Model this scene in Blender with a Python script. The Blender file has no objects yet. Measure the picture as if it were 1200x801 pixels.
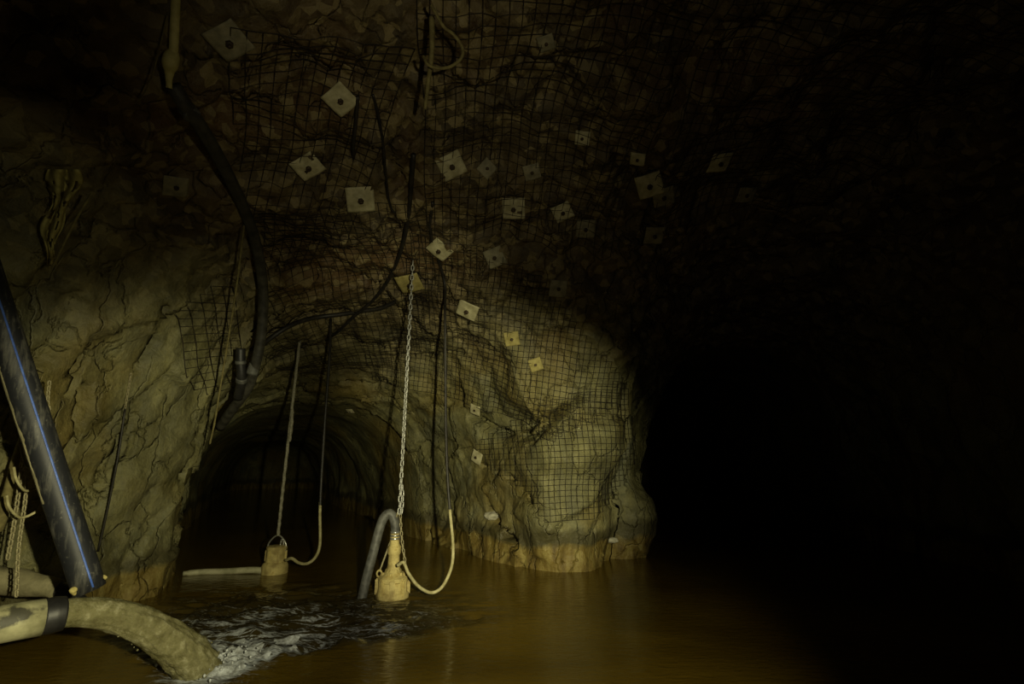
import bpy, bmesh, math, random
import numpy as np
from mathutils import Vector, Matrix, noise as mnoise
from mathutils.bvhtree import BVHTree

random.seed(7)
rng = np.random.default_rng(7)
SC = bpy.context.scene
COL = SC.collection

# ------------------------------------------------------------------ camera
CAM = Vector((0.0, 0.0, 1.5))
FPX = 600.0
PITCH = math.atan(0.2327)
CP, SP = math.cos(PITCH), math.sin(PITCH)
cam_d = bpy.data.cameras.new('camera')
cam_d.sensor_width = 36.0
cam_d.lens = 36.0 * FPX / 1200.0
cam_d.clip_start = 0.05
cam_d.clip_end = 200
cam = bpy.data.objects.new('camera', cam_d)
cam.location = CAM
cam.rotation_euler = (math.pi / 2 + PITCH, 0, 0)
COL.objects.link(cam)
SC.camera = cam

def ray(u, v):
    x = (u - 600.0) / FPX
    y = (400.5 - v) / FPX
    return Vector((x, CP - y * SP, SP + y * CP))

def at(u, v, t):
    return CAM + ray(u, v) * t

def at_y(u, v, Y):
    r = ray(u, v)
    return CAM + r * (Y / r.y)

# ------------------------------------------------------------------ tagging
def tag(o, label=None, cat=None, group=None, kind=None):
    if label: o['label'] = label
    if cat: o['category'] = cat
    if group: o['group'] = group
    if kind: o['kind'] = kind
    return o

def empty(name, loc=(0, 0, 0), rot=None):
    o = bpy.data.objects.new(name, None)
    o.empty_display_size = 0.1
    o.location = loc
    if rot is not None:
        o.rotation_euler = rot
    COL.objects.link(o)
    return o

# ------------------------------------------------------------------ materials
class NT:
    def __init__(self, name):
        self.m = bpy.data.materials.new(name)
        self.m.use_nodes = True
        self.t = self.m.node_tree
        self.b = self.t.nodes['Principled BSDF']
    def n(self, typ, **kw):
        nd = self.t.nodes.new(typ)
        for k, v in kw.items():
            setattr(nd, k, v)
        return nd
    def l(self, a, b):
        self.t.links.new(a, b)
    def noise(self, vec, scale, detail=6, rough=0.6, dist=0.0):
        nd = self.n('ShaderNodeTexNoise')
        nd.inputs['Scale'].default_value = scale
        nd.inputs['Detail'].default_value = detail
        nd.inputs['Roughness'].default_value = rough
        nd.inputs['Distortion'].default_value = dist
        if vec is not None: self.l(vec, nd.inputs['Vector'])
        return nd.outputs['Fac']
    def ramp(self, fac, stops):
        nd = self.n('ShaderNodeValToRGB')
        el = nd.color_ramp.elements
        while len(el) < len(stops): el.new(0.5)
        for e, (p, c) in zip(el, stops):
            e.position = p
            e.color = (*c, 1) if len(c) == 3 else c
        self.l(fac, nd.inputs['Fac'])
        return nd.outputs['Color']
    def mix(self, fac, a, b, mode='MIX'):
        nd = self.n('ShaderNodeMix', data_type='RGBA', blend_type=mode)
        for sock, val in ((nd.inputs[0], fac), (nd.inputs[6], a), (nd.inputs[7], b)):
            if isinstance(val, (int, float)): sock.default_value = val
            elif isinstance(val, tuple): sock.default_value = (*val, 1) if len(val) == 3 else val
            else: self.l(val, sock)
        return nd.outputs[2]
    def math(self, op, a, b=0.0, c=0.0):
        nd = self.n('ShaderNodeMath', operation=op)
        for i, v in enumerate((a, b, c)):
            if isinstance(v, (int, float)): nd.inputs[i].default_value = v
            else: self.l(v, nd.inputs[i])
        return nd.outputs[0]
    def coords(self, scale=None, rot=None):
        tc = self.n('ShaderNodeTexCoord')
        if scale is None and rot is None: return tc.outputs['Object']
        mp = self.n('ShaderNodeMapping')
        if scale is not None: mp.inputs['Scale'].default_value = scale
        if rot is not None: mp.inputs['Rotation'].default_value = rot
        self.l(tc.outputs['Object'], mp.inputs['Vector'])
        return mp.outputs['Vector']
    def bump(self, height, strength=0.5, dist=0.02, normal=None):
        nd = self.n('ShaderNodeBump')
        nd.inputs['Strength'].default_value = strength
        nd.inputs['Distance'].default_value = dist
        self.l(height, nd.inputs['Height'])
        if normal is not None: self.l(normal, nd.inputs['Normal'])
        return nd.outputs['Normal']
    def done(self, color=None, rough=None, normal=None, metal=None):
        for key, v in (('Base Color', color), ('Roughness', rough), ('Normal', normal), ('Metallic', metal)):
            if v is None: continue
            if isinstance(v, (int, float)): self.b.inputs[key].default_value = v
            elif isinstance(v, tuple): self.b.inputs[key].default_value = (*v, 1)
            else: self.l(v, self.b.inputs[key])
        return self.m

def mottled(name, c1, c2, scale=20, rough=0.7, metal=0.0, bump=0.3, bdist=0.004, lo=0.35, hi=0.65, c3=None):
    k = NT(name)
    co = k.coords()
    f = k.noise(co, scale, 5, 0.6)
    stops = [(lo, c1), (hi, c2)]
    if c3: stops.append((min(hi + .12, 1), c3))
    return k.done(k.ramp(f, stops), rough, k.bump(k.noise(co, scale * 3, 4), bump, bdist), metal)

def rock_material():
    k = NT('wet_mine_rock')
    co = k.coords()
    big = k.noise(co, 0.55, 4, 0.55, 0.4)
    mid = k.noise(co, 2.3, 6, 0.62, 0.3)
    fol = k.noise(k.coords((3.2, 2.2, 0.75), (0.5, 0.25, 0.0)), 2.0, 6, 0.6, 0.4)   # foliation, steep streaks
    fine = k.noise(co, 22, 5, 0.65)
    base = k.ramp(mid, [(0.30, (0.100, 0.092, 0.040)), (0.47, (0.215, 0.200, 0.090)), (0.62, (0.310, 0.292, 0.145)), (0.74, (0.250, 0.260, 0.165))])
    base = k.mix(k.math('MULTIPLY', k.ramp(fol, [(0.42, (0, 0, 0)), (0.62, (1, 1, 1))]), 0.55), base, (0.150, 0.150, 0.095))
    rustm = k.ramp(big, [(0.50, (0, 0, 0)), (0.66, (1, 1, 1))])
    base = k.mix(k.math('MULTIPLY', rustm, 0.75), base, (0.225, 0.165, 0.040))
    grey = k.ramp(k.noise(co, 0.9, 3, 0.5, 0.8), [(0.60, (0, 0, 0)), (0.70, (1, 1, 1))])
    base = k.mix(k.math('MULTIPLY', grey, 0.45), base, (0.135, 0.150, 0.120))
    base = k.mix(0.35, base, k.ramp(fine, [(0.3, (0.06, 0.055, 0.03)), (0.7, (0.42, 0.40, 0.25))]), 'OVERLAY')
    # roof and upper rock: iron-stained brown
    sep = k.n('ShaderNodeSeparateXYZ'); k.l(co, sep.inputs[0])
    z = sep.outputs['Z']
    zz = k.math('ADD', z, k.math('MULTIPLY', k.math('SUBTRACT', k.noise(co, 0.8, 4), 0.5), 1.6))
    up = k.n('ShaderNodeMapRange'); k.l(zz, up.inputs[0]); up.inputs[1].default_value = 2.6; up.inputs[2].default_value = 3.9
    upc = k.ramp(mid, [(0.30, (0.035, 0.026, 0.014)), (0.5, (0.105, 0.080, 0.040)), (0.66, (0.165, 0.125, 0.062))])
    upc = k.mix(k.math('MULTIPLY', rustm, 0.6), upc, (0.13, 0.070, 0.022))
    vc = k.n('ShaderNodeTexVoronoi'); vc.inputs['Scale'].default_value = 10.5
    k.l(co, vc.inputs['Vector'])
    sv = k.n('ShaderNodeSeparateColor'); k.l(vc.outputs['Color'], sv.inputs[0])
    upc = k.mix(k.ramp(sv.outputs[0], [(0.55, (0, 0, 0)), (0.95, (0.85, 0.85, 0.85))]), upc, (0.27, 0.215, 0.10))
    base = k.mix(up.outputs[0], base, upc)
    # tide marks: dark wet band and a yellow-brown mineral crust below it
    zt = k.math('ADD', z, k.math('MULTIPLY', k.math('SUBTRACT', k.noise(co, 1.3, 5), 0.5), 0.55))
    band = k.n('ShaderNodeMapRange'); k.l(zt, band.inputs[0]); band.inputs[1].default_value = 0.60; band.inputs[2].default_value = 0.48
    base = k.mix(k.math('MULTIPLY', band.outputs[0], 0.72), base, (0.050, 0.042, 0.016))
    crust = k.n('ShaderNodeMapRange'); k.l(zt, crust.inputs[0]); crust.inputs[1].default_value = 0.36; crust.inputs[2].default_value = 0.28
    crc = k.ramp(k.noise(k.coords((5, 5, 1.2)), 1.6, 5, 0.6), [(0.30, (0.075, 0.048, 0.010)), (0.5, (0.19, 0.135, 0.030)), (0.7, (0.33, 0.27, 0.085))])
    base = k.mix(k.math('MULTIPLY', crust.outputs[0], 0.9), base, crc)
    # relief
    vor = k.n('ShaderNodeTexVoronoi', feature='DISTANCE_TO_EDGE')
    vor.inputs['Scale'].default_value = 1.7
    mpv = k.coords((1.6, 1.3, 0.55), (0.55, 0.3, 0.0))
    dv = k.n('ShaderNodeVectorMath', operation='ADD'); k.l(mpv, dv.inputs[0])
    nz = k.n('ShaderNodeTexNoise'); nz.inputs['Scale'].default_value = 2.5; nz.inputs['Detail'].default_value = 5
    k.l(co, nz.inputs['Vector'])
    sc = k.n('ShaderNodeVectorMath', operation='SCALE'); sc.inputs['Scale'].default_value = 0.55
    k.l(nz.outputs['Color'], sc.inputs[0]); k.l(sc.outputs[0], dv.inputs[1])
    k.l(dv.outputs[0], vor.inputs['Vector'])
    crack = k.ramp(vor.outputs['Distance'], [(0.0, (0, 0, 0)), (0.035, (1, 1, 1))])
    crack = k.mix(k.ramp(k.noise(co, 0.8, 2), [(0.40, (1, 1, 1)), (0.50, (0, 0, 0))]), crack, (1.0, 1.0, 1.0))
    h = k.math('ADD', k.math('MULTIPLY', fine, 0.35), k.math('MULTIPLY', fol, 0.6))
    h = k.math('ADD', h, k.math('MULTIPLY', k.noise(co, 7, 6, 0.6), 0.8))
    n1 = k.bump(h, 0.8, 0.05)
    n2 = k.bump(crack, 0.7, 0.04, n1)
    rough = k.ramp(k.noise(co, 3, 3), [(0.35, (0.42,) * 3), (0.65, (0.75,) * 3)])
    k.b.inputs['Specular IOR Level'].default_value = 0.35
    return k.done(base, rough, n2)

M = {}
M['rock'] = rock_material()
M['wire'] = mottled('rusted_wire', (0.012, 0.010, 0.006), (0.035, 0.026, 0.014), 12, 0.75, 0.2)
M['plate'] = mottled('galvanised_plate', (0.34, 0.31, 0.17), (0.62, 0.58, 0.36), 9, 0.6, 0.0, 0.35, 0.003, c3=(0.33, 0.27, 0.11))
M['plate_dim'] = mottled('dusty_dim_plate', (0.17, 0.155, 0.095), (0.32, 0.29, 0.18), 12, 0.7, 0.0)  # darker copy of the plate: dust, plus weak light put into its colour
M['plate_mud'] = mottled('mud_coated_plate', (0.24, 0.20, 0.06), (0.42, 0.36, 0.13), 12, 0.75, 0.0)
M['bolt'] = mottled('rusty_bolt_steel', (0.035, 0.025, 0.015), (0.10, 0.07, 0.04), 40, 0.6, 0.5)
M['black'] = mottled('black_rubber', (0.009, 0.009, 0.010), (0.022, 0.021, 0.020), 9, 0.5, 0, 0.25)
M['cable'] = mottled('black_cable_sheath', (0.010, 0.009, 0.008), (0.028, 0.024, 0.018), 9, 0.55)
M['mudcable'] = mottled('mud_coated_cable', (0.26, 0.23, 0.10), (0.46, 0.42, 0.22), 16, 0.7)
M['dustyhose'] = mottled('dusty_black_hose', (0.018, 0.017, 0.013), (0.060, 0.056, 0.042), 10, 0.6)
M['greyhose'] = mottled('dusty_rubber_hose', (0.05, 0.05, 0.045), (0.13, 0.13, 0.115), 14, 0.55)
M['chain'] = mottled('galvanised_chain', (0.30, 0.30, 0.27), (0.52, 0.52, 0.47), 30, 0.45, 0.35)
M['rustchain'] = mottled('muddy_chain', (0.20, 0.17, 0.09), (0.38, 0.34, 0.19), 30, 0.7, 0.1)
M['rope'] = mottled('grimy_rope', (0.16, 0.15, 0.10), (0.32, 0.30, 0.22), 40, 0.85)
M['mudrope'] = mottled('muddy_rope', (0.10, 0.08, 0.025), (0.20, 0.17, 0.06), 20, 0.85)
M['pump'] = mottled('rust_and_mud_pump', (0.28, 0.215, 0.075), (0.53, 0.44, 0.17), 7, 0.75, 0.0, 0.7, 0.010, lo=0.38, hi=0.58, c3=(0.34, 0.235, 0.06))
M['clamp'] = mottled('clamp_steel', (0.45, 0.45, 0.42), (0.65, 0.65, 0.60), 20, 0.3, 0.8)
M['palepipe'] = mottled('dirty_pale_pipe', (0.30, 0.29, 0.17), (0.46, 0.44, 0.28), 7, 0.6, 0, 0.3, lo=0.4, hi=0.6)
k = NT('dirty_pale_pipe_blotched')
pc = k.ramp(k.noise(k.coords(), 7, 5, 0.6), [(0.38, (0.22, 0.21, 0.11)), (0.6, (0.40, 0.38, 0.22))])
pc = k.mix(k.ramp(k.noise(k.coords(), 4.5, 5, 0.6), [(0.55, (0, 0, 0)), (0.62, (0.9, 0.9, 0.9))]), pc, (0.035, 0.033, 0.025))
M['blotchpipe'] = k.done(pc, 0.6, k.bump(k.noise(k.coords(), 25, 4), 0.3, 0.004))
M['mudpipe'] = mottled('muddy_pipe', (0.15, 0.135, 0.07), (0.30, 0.27, 0.15), 8, 0.8, 0, 0.6, 0.01)
M['hangpipe'] = mottled('yellowed_pipe', (0.42, 0.37, 0.13), (0.62, 0.55, 0.22), 12, 0.7)
M['stone'] = mottled('pale_stone', (0.34, 0.32, 0.22), (0.50, 0.48, 0.36), 15, 0.8, 0, 0.6, 0.01)
M['cloth'] = mottled('muddy_cloth', (0.25, 0.21, 0.06), (0.48, 0.42, 0.15), 12, 0.9)
M['muck'] = mottled('yellow_muck', (0.28, 0.23, 0.07), (0.45, 0.38, 0.14), 25, 0.8)

# big pipe: scuffed black polyethylene
k = NT('scuffed_black_pipe')
co = k.coords()
sc1 = k.ramp(k.noise(k.coords((14, 14, 2.2)), 1.6, 6, 0.65), [(0.50, (0, 0, 0)), (0.74, (1, 1, 1))])
sc2 = k.ramp(k.noise(co, 45, 4, 0.6), [(0.62, (0, 0, 0)), (0.70, (1, 1, 1))])
colr = k.mix(k.math('MULTIPLY', sc1, 0.8), (0.014, 0.015, 0.018), (0.15, 0.145, 0.12))
colr = k.mix(k.math('MULTIPLY', sc2, 0.35), colr, (0.20, 0.19, 0.15))
M['bigpipe'] = k.done(colr, 0.55, k.bump(k.noise(co, 30, 4), 0.2, 0.003))
M['stripe'] = mottled('blue_stripe', (0.035, 0.085, 0.36), (0.07, 0.15, 0.52), 18, 0.45)

# water: muddy brown, opaque with suspended silt
def water_material():
    k = NT('muddy_water')
    co = k.coords()
    shade_amt = k.n('ShaderNodeAttribute', attribute_name='churn_shade').outputs['Fac']
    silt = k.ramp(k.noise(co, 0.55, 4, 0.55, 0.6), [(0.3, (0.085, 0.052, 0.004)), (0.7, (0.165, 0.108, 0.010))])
    silt = k.mix(k.math('MULTIPLY', shade_amt, 0.9), silt, (0.022, 0.018, 0.008))     # churn zone darkened: dim light put into the water colour
    rip = k.noise(k.coords((1.0, 2.4, 1.0)), 7.0, 4, 0.55, 0.5)
    n = k.bump(rip, 0.22, 0.03)
    k.b.inputs['IOR'].default_value = 1.33
    # pale streaks painted in: foam near the jet, glints of light on the ripples
    fo = k.n('ShaderNodeAttribute', attribute_name='foam').outputs['Fac']
    r1 = k.noise(k.coords((1.0, 5.0, 1.0), (0, 0, -0.25)), 3.4, 3, 0.5, 1.1)
    ridge = k.math('SUBTRACT', 1.0, k.math('MULTIPLY', k.math('ABSOLUTE', k.math('SUBTRACT', r1, 0.5)), 11.0))
    m2 = k.math('SUBTRACT', k.noise(k.coords((1.0, 2.2, 1.0)), 3.0, 3, 0.6), 0.5)
    m3 = k.math('SUBTRACT', k.noise(k.coords((1.0, 2.6, 1.0)), 34.0, 3, 0.7), 0.5)
    val = k.math('ADD', k.math('MULTIPLY', ridge, 0.45), k.math('ADD', k.math('MULTIPLY', m2, 1.6), k.math('MULTIPLY', m3, 1.1)))
    val = k.math('ADD', val, k.math('MULTIPLY', fo, 1.25))
    mr = k.n('ShaderNodeMapRange'); k.l(val, mr.inputs[0]); mr.inputs[1].default_value = 0.72; mr.inputs[2].default_value = 1.35
    amt = k.math('MULTIPLY', k.math('MULTIPLY', mr.outputs[0], k.math('MINIMUM', k.math('MULTIPLY', fo, 8.0), 1.0)), 0.85)
    silt = k.mix(amt, silt, (0.52, 0.56, 0.60))
    return k.done(silt, k.math('ADD', k.math('MULTIPLY', amt, 0.3), 0.07), n)
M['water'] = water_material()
def jet_material():
    k = NT('silty_jet_water')
    co = k.coords()
    f = k.noise(k.coords(), 16, 6, 0.65)
    c = k.ramp(f, [(0.35, (0.13, 0.118, 0.050)), (0.55, (0.21, 0.195, 0.095)), (0.72, (0.38, 0.36, 0.22))])
    k.b.inputs['IOR'].default_value = 1.33
    return k.done(c, 0.22, k.bump(k.noise(co, 75, 5, 0.7), 0.9, 0.014))
M['jet'] = jet_material()
k = NT('aerated_foam')
M['foam'] = k.done(k.ramp(k.noise(k.coords(), 30, 4), [(0.35, (0.30, 0.31, 0.30)), (0.65, (0.62, 0.66, 0.70))]), 0.2, k.bump(k.noise(k.coords(), 70, 3), 0.8, 0.01))

# ------------------------------------------------------------------ rock shell
def smoothstep(x): return x * x * (3 - 2 * x)

def hash3(i, j, k_, seed):
    h = (i.astype(np.int64) * 374761393 + j.astype(np.int64) * 668265263 + k_.astype(np.int64) * 2147483647 + seed * 974634533) & 0xFFFFFFFF
    h = ((h ^ (h >> 13)) * 1274126177) & 0xFFFFFFFF
    h = ((h ^ (h >> 16)) * 2246822519) & 0xFFFFFFFF
    h = h ^ (h >> 15)
    return (h & 0xFFFFFF).astype(np.float64) / 0xFFFFFF

def vnoise(P, seed=0):
    I = np.floor(P).astype(np.int64)
    f = smoothstep(P - I)
    r = 0
    for dx in (0, 1):
        for dy in (0, 1):
            for dz in (0, 1):
                w = (f[:, 0] if dx else 1 - f[:, 0]) * (f[:, 1] if dy else 1 - f[:, 1]) * (f[:, 2] if dz else 1 - f[:, 2])
                r = r + w * hash3(I[:, 0] + dx, I[:, 1] + dy, I[:, 2] + dz, seed)
    return r * 2 - 1

def fbm(P, octs=4, seed=0, gain=0.5):
    a, s, r = 1.0, 0.0, 0
    for o in range(octs):
        r = r + a * vnoise(P * (2.03 ** o) + o * 17.3, seed + o)
        s += a; a *= gain
    return r / s

def facets(P, seed=0):
    """voronoi blocks: per-cell level + tilt, and the gap to the nearest joint"""
    I = np.floor(P).astype(np.int64)
    d1 = np.full(len(P), 9.0); d2 = np.full(len(P), 9.0)
    best = np.zeros((len(P), 3)); bid = np.zeros((len(P), 3), dtype=np.int64)
    for dx in (-1, 0, 1):
        for dy in (-1, 0, 1):
            for dz in (-1, 0, 1):
                c = I + np.array((dx, dy, dz))
                pt = c + np.stack([hash3(c[:, 0], c[:, 1], c[:, 2], seed + s) for s in (1, 2, 3)], 1)
                d = ((P - pt) ** 2).sum(1)
                m = d < d1
                d2 = np.where(m, d1, np.minimum(d2, d))
                d1 = np.where(m, d, d1)
                best[m] = pt[m] - P[m]; bid[m] = c[m]
    lev = hash3(bid[:, 0], bid[:, 1], bid[:, 2], seed + 5) * 2 - 1
    tilt = np.stack([hash3(bid[:, 0], bid[:, 1], bid[:, 2], seed + 6 + s) * 2 - 1 for s in range(3)], 1)
    return lev + (tilt * best).sum(1) * 0.9, np.sqrt(d2) - np.sqrt(d1)

def axis(parts):
    out = []
    for a, b, h in parts:
        n = max(1, int(round((b - a) / h)))
        out.append(np.linspace(a, b, n, endpoint=False))
    out.append(np.array([parts[-1][1]]))
    return np.concatenate(out)

xs = axis([(-16.0, -7.0, 0.25), (-7.0, -4.9, 0.12), (-4.9, 3.6, 0.045), (3.6, 8.0, 0.11)])
ys = axis([(-5.0, 2.4, 0.22), (2.4, 10.6, 0.045), (10.6, 31.5, 0.25)])
zs = axis([(-0.75, -0.1, 0.13), (-0.1, 5.0, 0.045), (5.0, 6.2, 0.12)])

def tube_field(path, q=2.4, zf=None):
    """path rows: x, y, half width, crown height; returns field <0 in the air"""
    X, Y = np.meshgrid(xs, ys, indexing='ij')
    bl = np.full(X.shape, 1e9); W = np.ones(X.shape); H = np.ones(X.shape)
    for (ax, ay, aw, ah), (bx, by, bw, bh) in zip(path[:-1], path[1:]):
        dx, dy = bx - ax, by - ay
        t = np.clip(((X - ax) * dx + (Y - ay) * dy) / (dx * dx + dy * dy), 0, 1)
        l = np.hypot(X - ax - t * dx, Y - ay - t * dy)
        w = aw + t * (bw - aw)
        m = l / w < bl
        bl = np.where(m, l / w, bl); W = np.where(m, w, W); H = np.where(m, ah + t * (bh - ah), H)
    zz = np.maximum(zs, 0.0)
    r = (np.power(bl, q)[:, :, None] + np.power(zz[None, None, :] / H[:, :, None], q)) ** (1 / q) - 1
    return (r * np.minimum(W, H * 0.8)[:, :, None]).astype(np.float32)

def smin(a, b, k_):
    h = np.clip(0.5 + 0.5 * (b - a) / k_, 0, 1)
    return b + (a - b) * h - k_ * h * (1 - h)

CHAMBER = [(0.7, -1.8, 5.0, 4.6), (0.75, 2.5, 5.1, 5.0)]
LEFT_DRIVE = [(-2.0, 4.6, 2.3, 4.3), (-1.85, 6.9, 2.3, 3.9), (-2.75, 8.3, 2.1, 3.3), (-4.1, 10.2, 2.15, 2.7), (-6.0, 14.0, 2.1, 2.5), (-9.0, 20.0, 2.0, 2.4), (-12.6, 28.0, 2.0, 2.4)]
RIGHT_DRIVE = [(3.6, 4.5, 3.0, 4.9), (3.9, 7.2, 2.6, 4.5), (4.6, 9.4, 2.2, 4.0), (5.0, 13.0, 2.1, 3.7), (5.1, 23.0, 2.1, 3.6)]
F = tube_field(CHAMBER, 2.6)
F = smin(F, tube_field(LEFT_DRIVE, 2.5), 0.45)
F = smin(F, tube_field(RIGHT_DRIVE, 2.6), 0.5)
F = np.maximum(F, (-0.5 - zs)[None, None, :].astype(np.float32))

def surface_nets(F):
    S = F < 0
    nx, ny, nz = F.shape
    cnt = np.zeros((nx - 1, ny - 1, nz - 1), dtype=np.int8)
    for a in (0, 1):
        for b in (0, 1):
            for c in (0, 1):
                cnt += S[a:nx - 1 + a, b:ny - 1 + b, c:nz - 1 + c]
    act = (cnt > 0) & (cnt < 8)
    idx = np.full(cnt.shape, -1, dtype=np.int64)
    I = np.argwhere(act)
    idx[act] = np.arange(len(I))
    acc = np.zeros((len(I), 3)); num = np.zeros(len(I))
    corners = [(a, b, c) for a in (0, 1) for b in (0, 1) for c in (0, 1)]
    for A in corners:
        for ax in range(3):
            if A[ax]: continue
            B = list(A); B[ax] = 1
            ia, ib = I + np.array(A), I + np.array(B)
            fa = F[ia[:, 0], ia[:, 1], ia[:, 2]].astype(float); fb = F[ib[:, 0], ib[:, 1], ib[:, 2]].astype(float)
            m = (fa < 0) != (fb < 0)
            t = np.where(m, fa / np.where(m, fa - fb, 1), 0)[:, None]
            pa = np.stack([xs[ia[:, 0]], ys[ia[:, 1]], zs[ia[:, 2]]], 1)
            pb = np.stack([xs[ib[:, 0]], ys[ib[:, 1]], zs[ib[:, 2]]], 1)
            acc[m] += (pa + t * (pb - pa))[m]; num[m] += 1
    V = acc / num[:, None]
    quads = []
    D = S[:-1, 1:-1, 1:-1] != S[1:, 1:-1, 1:-1]
    e = np.argwhere(D) + np.array((0, 1, 1)); s = S[e[:, 0], e[:, 1], e[:, 2]]
    i, j, k_ = e.T
    q = np.stack([idx[i, j - 1, k_ - 1], idx[i, j, k_ - 1], idx[i, j, k_], idx[i, j - 1, k_]], 1)
    q[s] = q[s][:, ::-1]; quads.append(q)
    D = S[1:-1, :-1, 1:-1] != S[1:-1, 1:, 1:-1]
    e = np.argwhere(D) + np.array((1, 0, 1)); s = S[e[:, 0], e[:, 1], e[:, 2]]
    i, j, k_ = e.T
    q = np.stack([idx[i - 1, j, k_ - 1], idx[i - 1, j, k_], idx[i, j, k_], idx[i, j, k_ - 1]], 1)
    q[s] = q[s][:, ::-1]; quads.append(q)
    D = S[1:-1, 1:-1, :-1] != S[1:-1, 1:-1, 1:]
    e = np.argwhere(D) + np.array((1, 1, 0)); s = S[e[:, 0], e[:, 1], e[:, 2]]
    i, j, k_ = e.T
    q = np.stack([idx[i - 1, j - 1, k_], idx[i, j - 1, k_], idx[i, j, k_], idx[i - 1, j, k_]], 1)
    q[s] = q[s][:, ::-1]; quads.append(q)
    return V, np.concatenate(quads)

def vert_normals(V, Q):
    fn = np.cross(V[Q[:, 2]] - V[Q[:, 0]], V[Q[:, 3]] - V[Q[:, 1]])
    N = np.zeros_like(V)
    for c in range(4):
        for a in range(3):
            N[:, a] += np.bincount(Q[:, c], weights=fn[:, a], minlength=len(V))
    return N / np.maximum(np.linalg.norm(N, axis=1, keepdims=True), 1e-9), fn

V, Q = surface_nets(F)
del F
N0, FN0 = vert_normals(V, Q)
FN0 = FN0 / np.maximum(np.linalg.norm(FN0, axis=1, keepdims=True), 1e-9)
C0 = V[Q].mean(1)

# relief: swells, slabby joint blocks leaning up to the right on the walls, fine chipping
def bump_at(c, r, h):
    d = np.linalg.norm((V - np.array(c)) / np.array(r), axis=1)
    return h * np.exp(-d * d * 1.6)

Rf = Matrix.Rotation(math.radians(-32), 3, 'X') @ Matrix.Rotation(math.radians(18), 3, 'Y')
Pf = V @ np.array(Rf)
warp = np.stack([fbm(V * 0.9, 3, 60 + s) for s in range(3)], 1) * 0.35
disp = 0.24 * fbm(V * 0.62, 3, 11) + 0.10 * fbm(V * 1.7, 3, 23)
f1, g1 = facets((Pf + warp) * np.array((1.25, 1.35, 0.62)), 31)
f2, g2 = facets((Pf + warp) * np.array((3.4, 3.2, 1.6)), 47)
f3, g3 = facets((V + warp * 0.5) * 5.5, 83)
roofy = np.clip((V[:, 2] - 2.6) / 1.2, 0, 1)
joint = np.clip((fbm(V * 0.9, 2, 77) - 0.05) * 5, 0, 1)
disp += 0.075 * f1 + (0.020 + 0.025 * roofy) * f2 + (0.008 + 0.034 * roofy) * f3 - 0.05 * np.clip(1 - g1 / 0.06, 0, 1) * joint
disp += 0.018 * fbm(V * 9, 3, 91)
disp += bump_at((2.2, 8.8, 0.55), (0.7, 0.75, 0.95), 0.62)        # buttress on the right flank of the pillar
disp += bump_at((1.15, 7.6, 1.75), (0.55, 0.8, 0.5), 0.22)         # bulge high on the pillar's right
disp -= bump_at((0.10, 7.9, 2.05), (0.5, 0.7, 0.28), 0.24)         # hollow running across the pillar
disp -= bump_at((1.62, 8.1, 0.75), (0.13, 0.6, 0.9), 0.22)         # cleft between pillar and buttress
disp += bump_at((0.3, 7.7, 0.75), (0.9, 0.5, 0.32), 0.10)
disp[V[:, 1] > 10.5] = (0.22 * fbm(V * 0.62, 3, 11))[V[:, 1] > 10.5]
under = V[:, 2] < -0.3
disp[under] *= 0.3

# near hump of folded rock at the left edge
for c_, r_, h_ in (((-3.75, 3.55, 2.75), (0.5, 0.35, 0.30), 0.22), ((-3.9, 3.75, 2.35), (0.4, 0.30, 0.22), 0.16), ((-3.7, 3.5, 3.15), (0.4, 0.35, 0.2), 0.15)):
    disp += bump_at(c_, r_, h_)
# open joints: short steep gashes in the left wall, ledges on the pillar
BASE = BVHTree.FromPolygons([tuple(v) for v in (V + N0 * disp[:, None])], [tuple(q) for q in Q])
GASHES = [
    ([(66, 548), (78, 530), (90, 512), (97, 455)], 0.030, 0.16), ([(78, 468), (92, 440), (103, 408)], 0.018, 0.10), ([(88, 434), (100, 418)], 0.030, 0.12),
    ([(115, 560), (140, 522), (158, 480)], 0.016, 0.09), ([(120, 575), (140, 568), (156, 510)], 0.020, 0.10), ([(180, 572), (212, 556), (240, 532)], 0.022, 0.12),
    ([(94, 582), (122, 568)], 0.024, 0.10), ([(196, 362), (182, 400), (162, 432)], 0.022, 0.10), ([(192, 458), (216, 440), (232, 452)], 0.014, 0.08), ([(0, 521), (24, 526)], 0.02, 0.10),
    ([(552, 488), (590, 508), (625, 514), (640, 500)], 0.045, 0.16), ([(566, 545), (598, 560), (622, 590)], 0.025, 0.10), ([(574, 600), (590, 625), (602, 640)], 0.045, 0.16),
    ([(620, 500), (650, 488), (680, 470)], 0.05, 0.16), ([(722, 560), (732, 600), (722, 655)], 0.045, 0.20),
    ([(300, 405), (325, 388), (352, 374), (400, 368), (446, 360)], 0.050, 0.22), ([(405, 320), (440, 335), (470, 345)], 0.03, 0.12), ([(440, 405), (475, 420), (500, 418), (540, 412)], 0.035, 0.14), ([(400, 448), (440, 452), (470, 440)], 0.03, 0.12)]
near = np.nonzero((V[:, 1] > 3) & (V[:, 1] < 10.6))[0]
VD = V + N0 * disp[:, None]
for pts_, w_, d_ in GASHES:
    wp = []
    for u, v in pts_:
        dd = ray(u, v)
        loc = BASE.ray_cast(CAM, dd.normalized())[0]
        if loc is not None: wp.append(np.array(loc))
    for a_, b_ in zip(wp[:-1], wp[1:]):
        ab = b_ - a_
        rel = VD[near] - a_
        t_ = np.clip((rel @ ab) / max(ab @ ab, 1e-9), 0, 1)
        q_ = a_ + t_[:, None] * ab
        dist = np.linalg.norm(VD[near] - q_, axis=1) + 0.018 * fbm(VD[near] * 6, 2, 7)
        disp[near] -= d_ * 2.4 * np.clip(1 - dist / (w_ * 1.7), 0, 1)
del BASE
V = V + N0 * disp[:, None]
N1, _ = vert_normals(V, Q)

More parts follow.
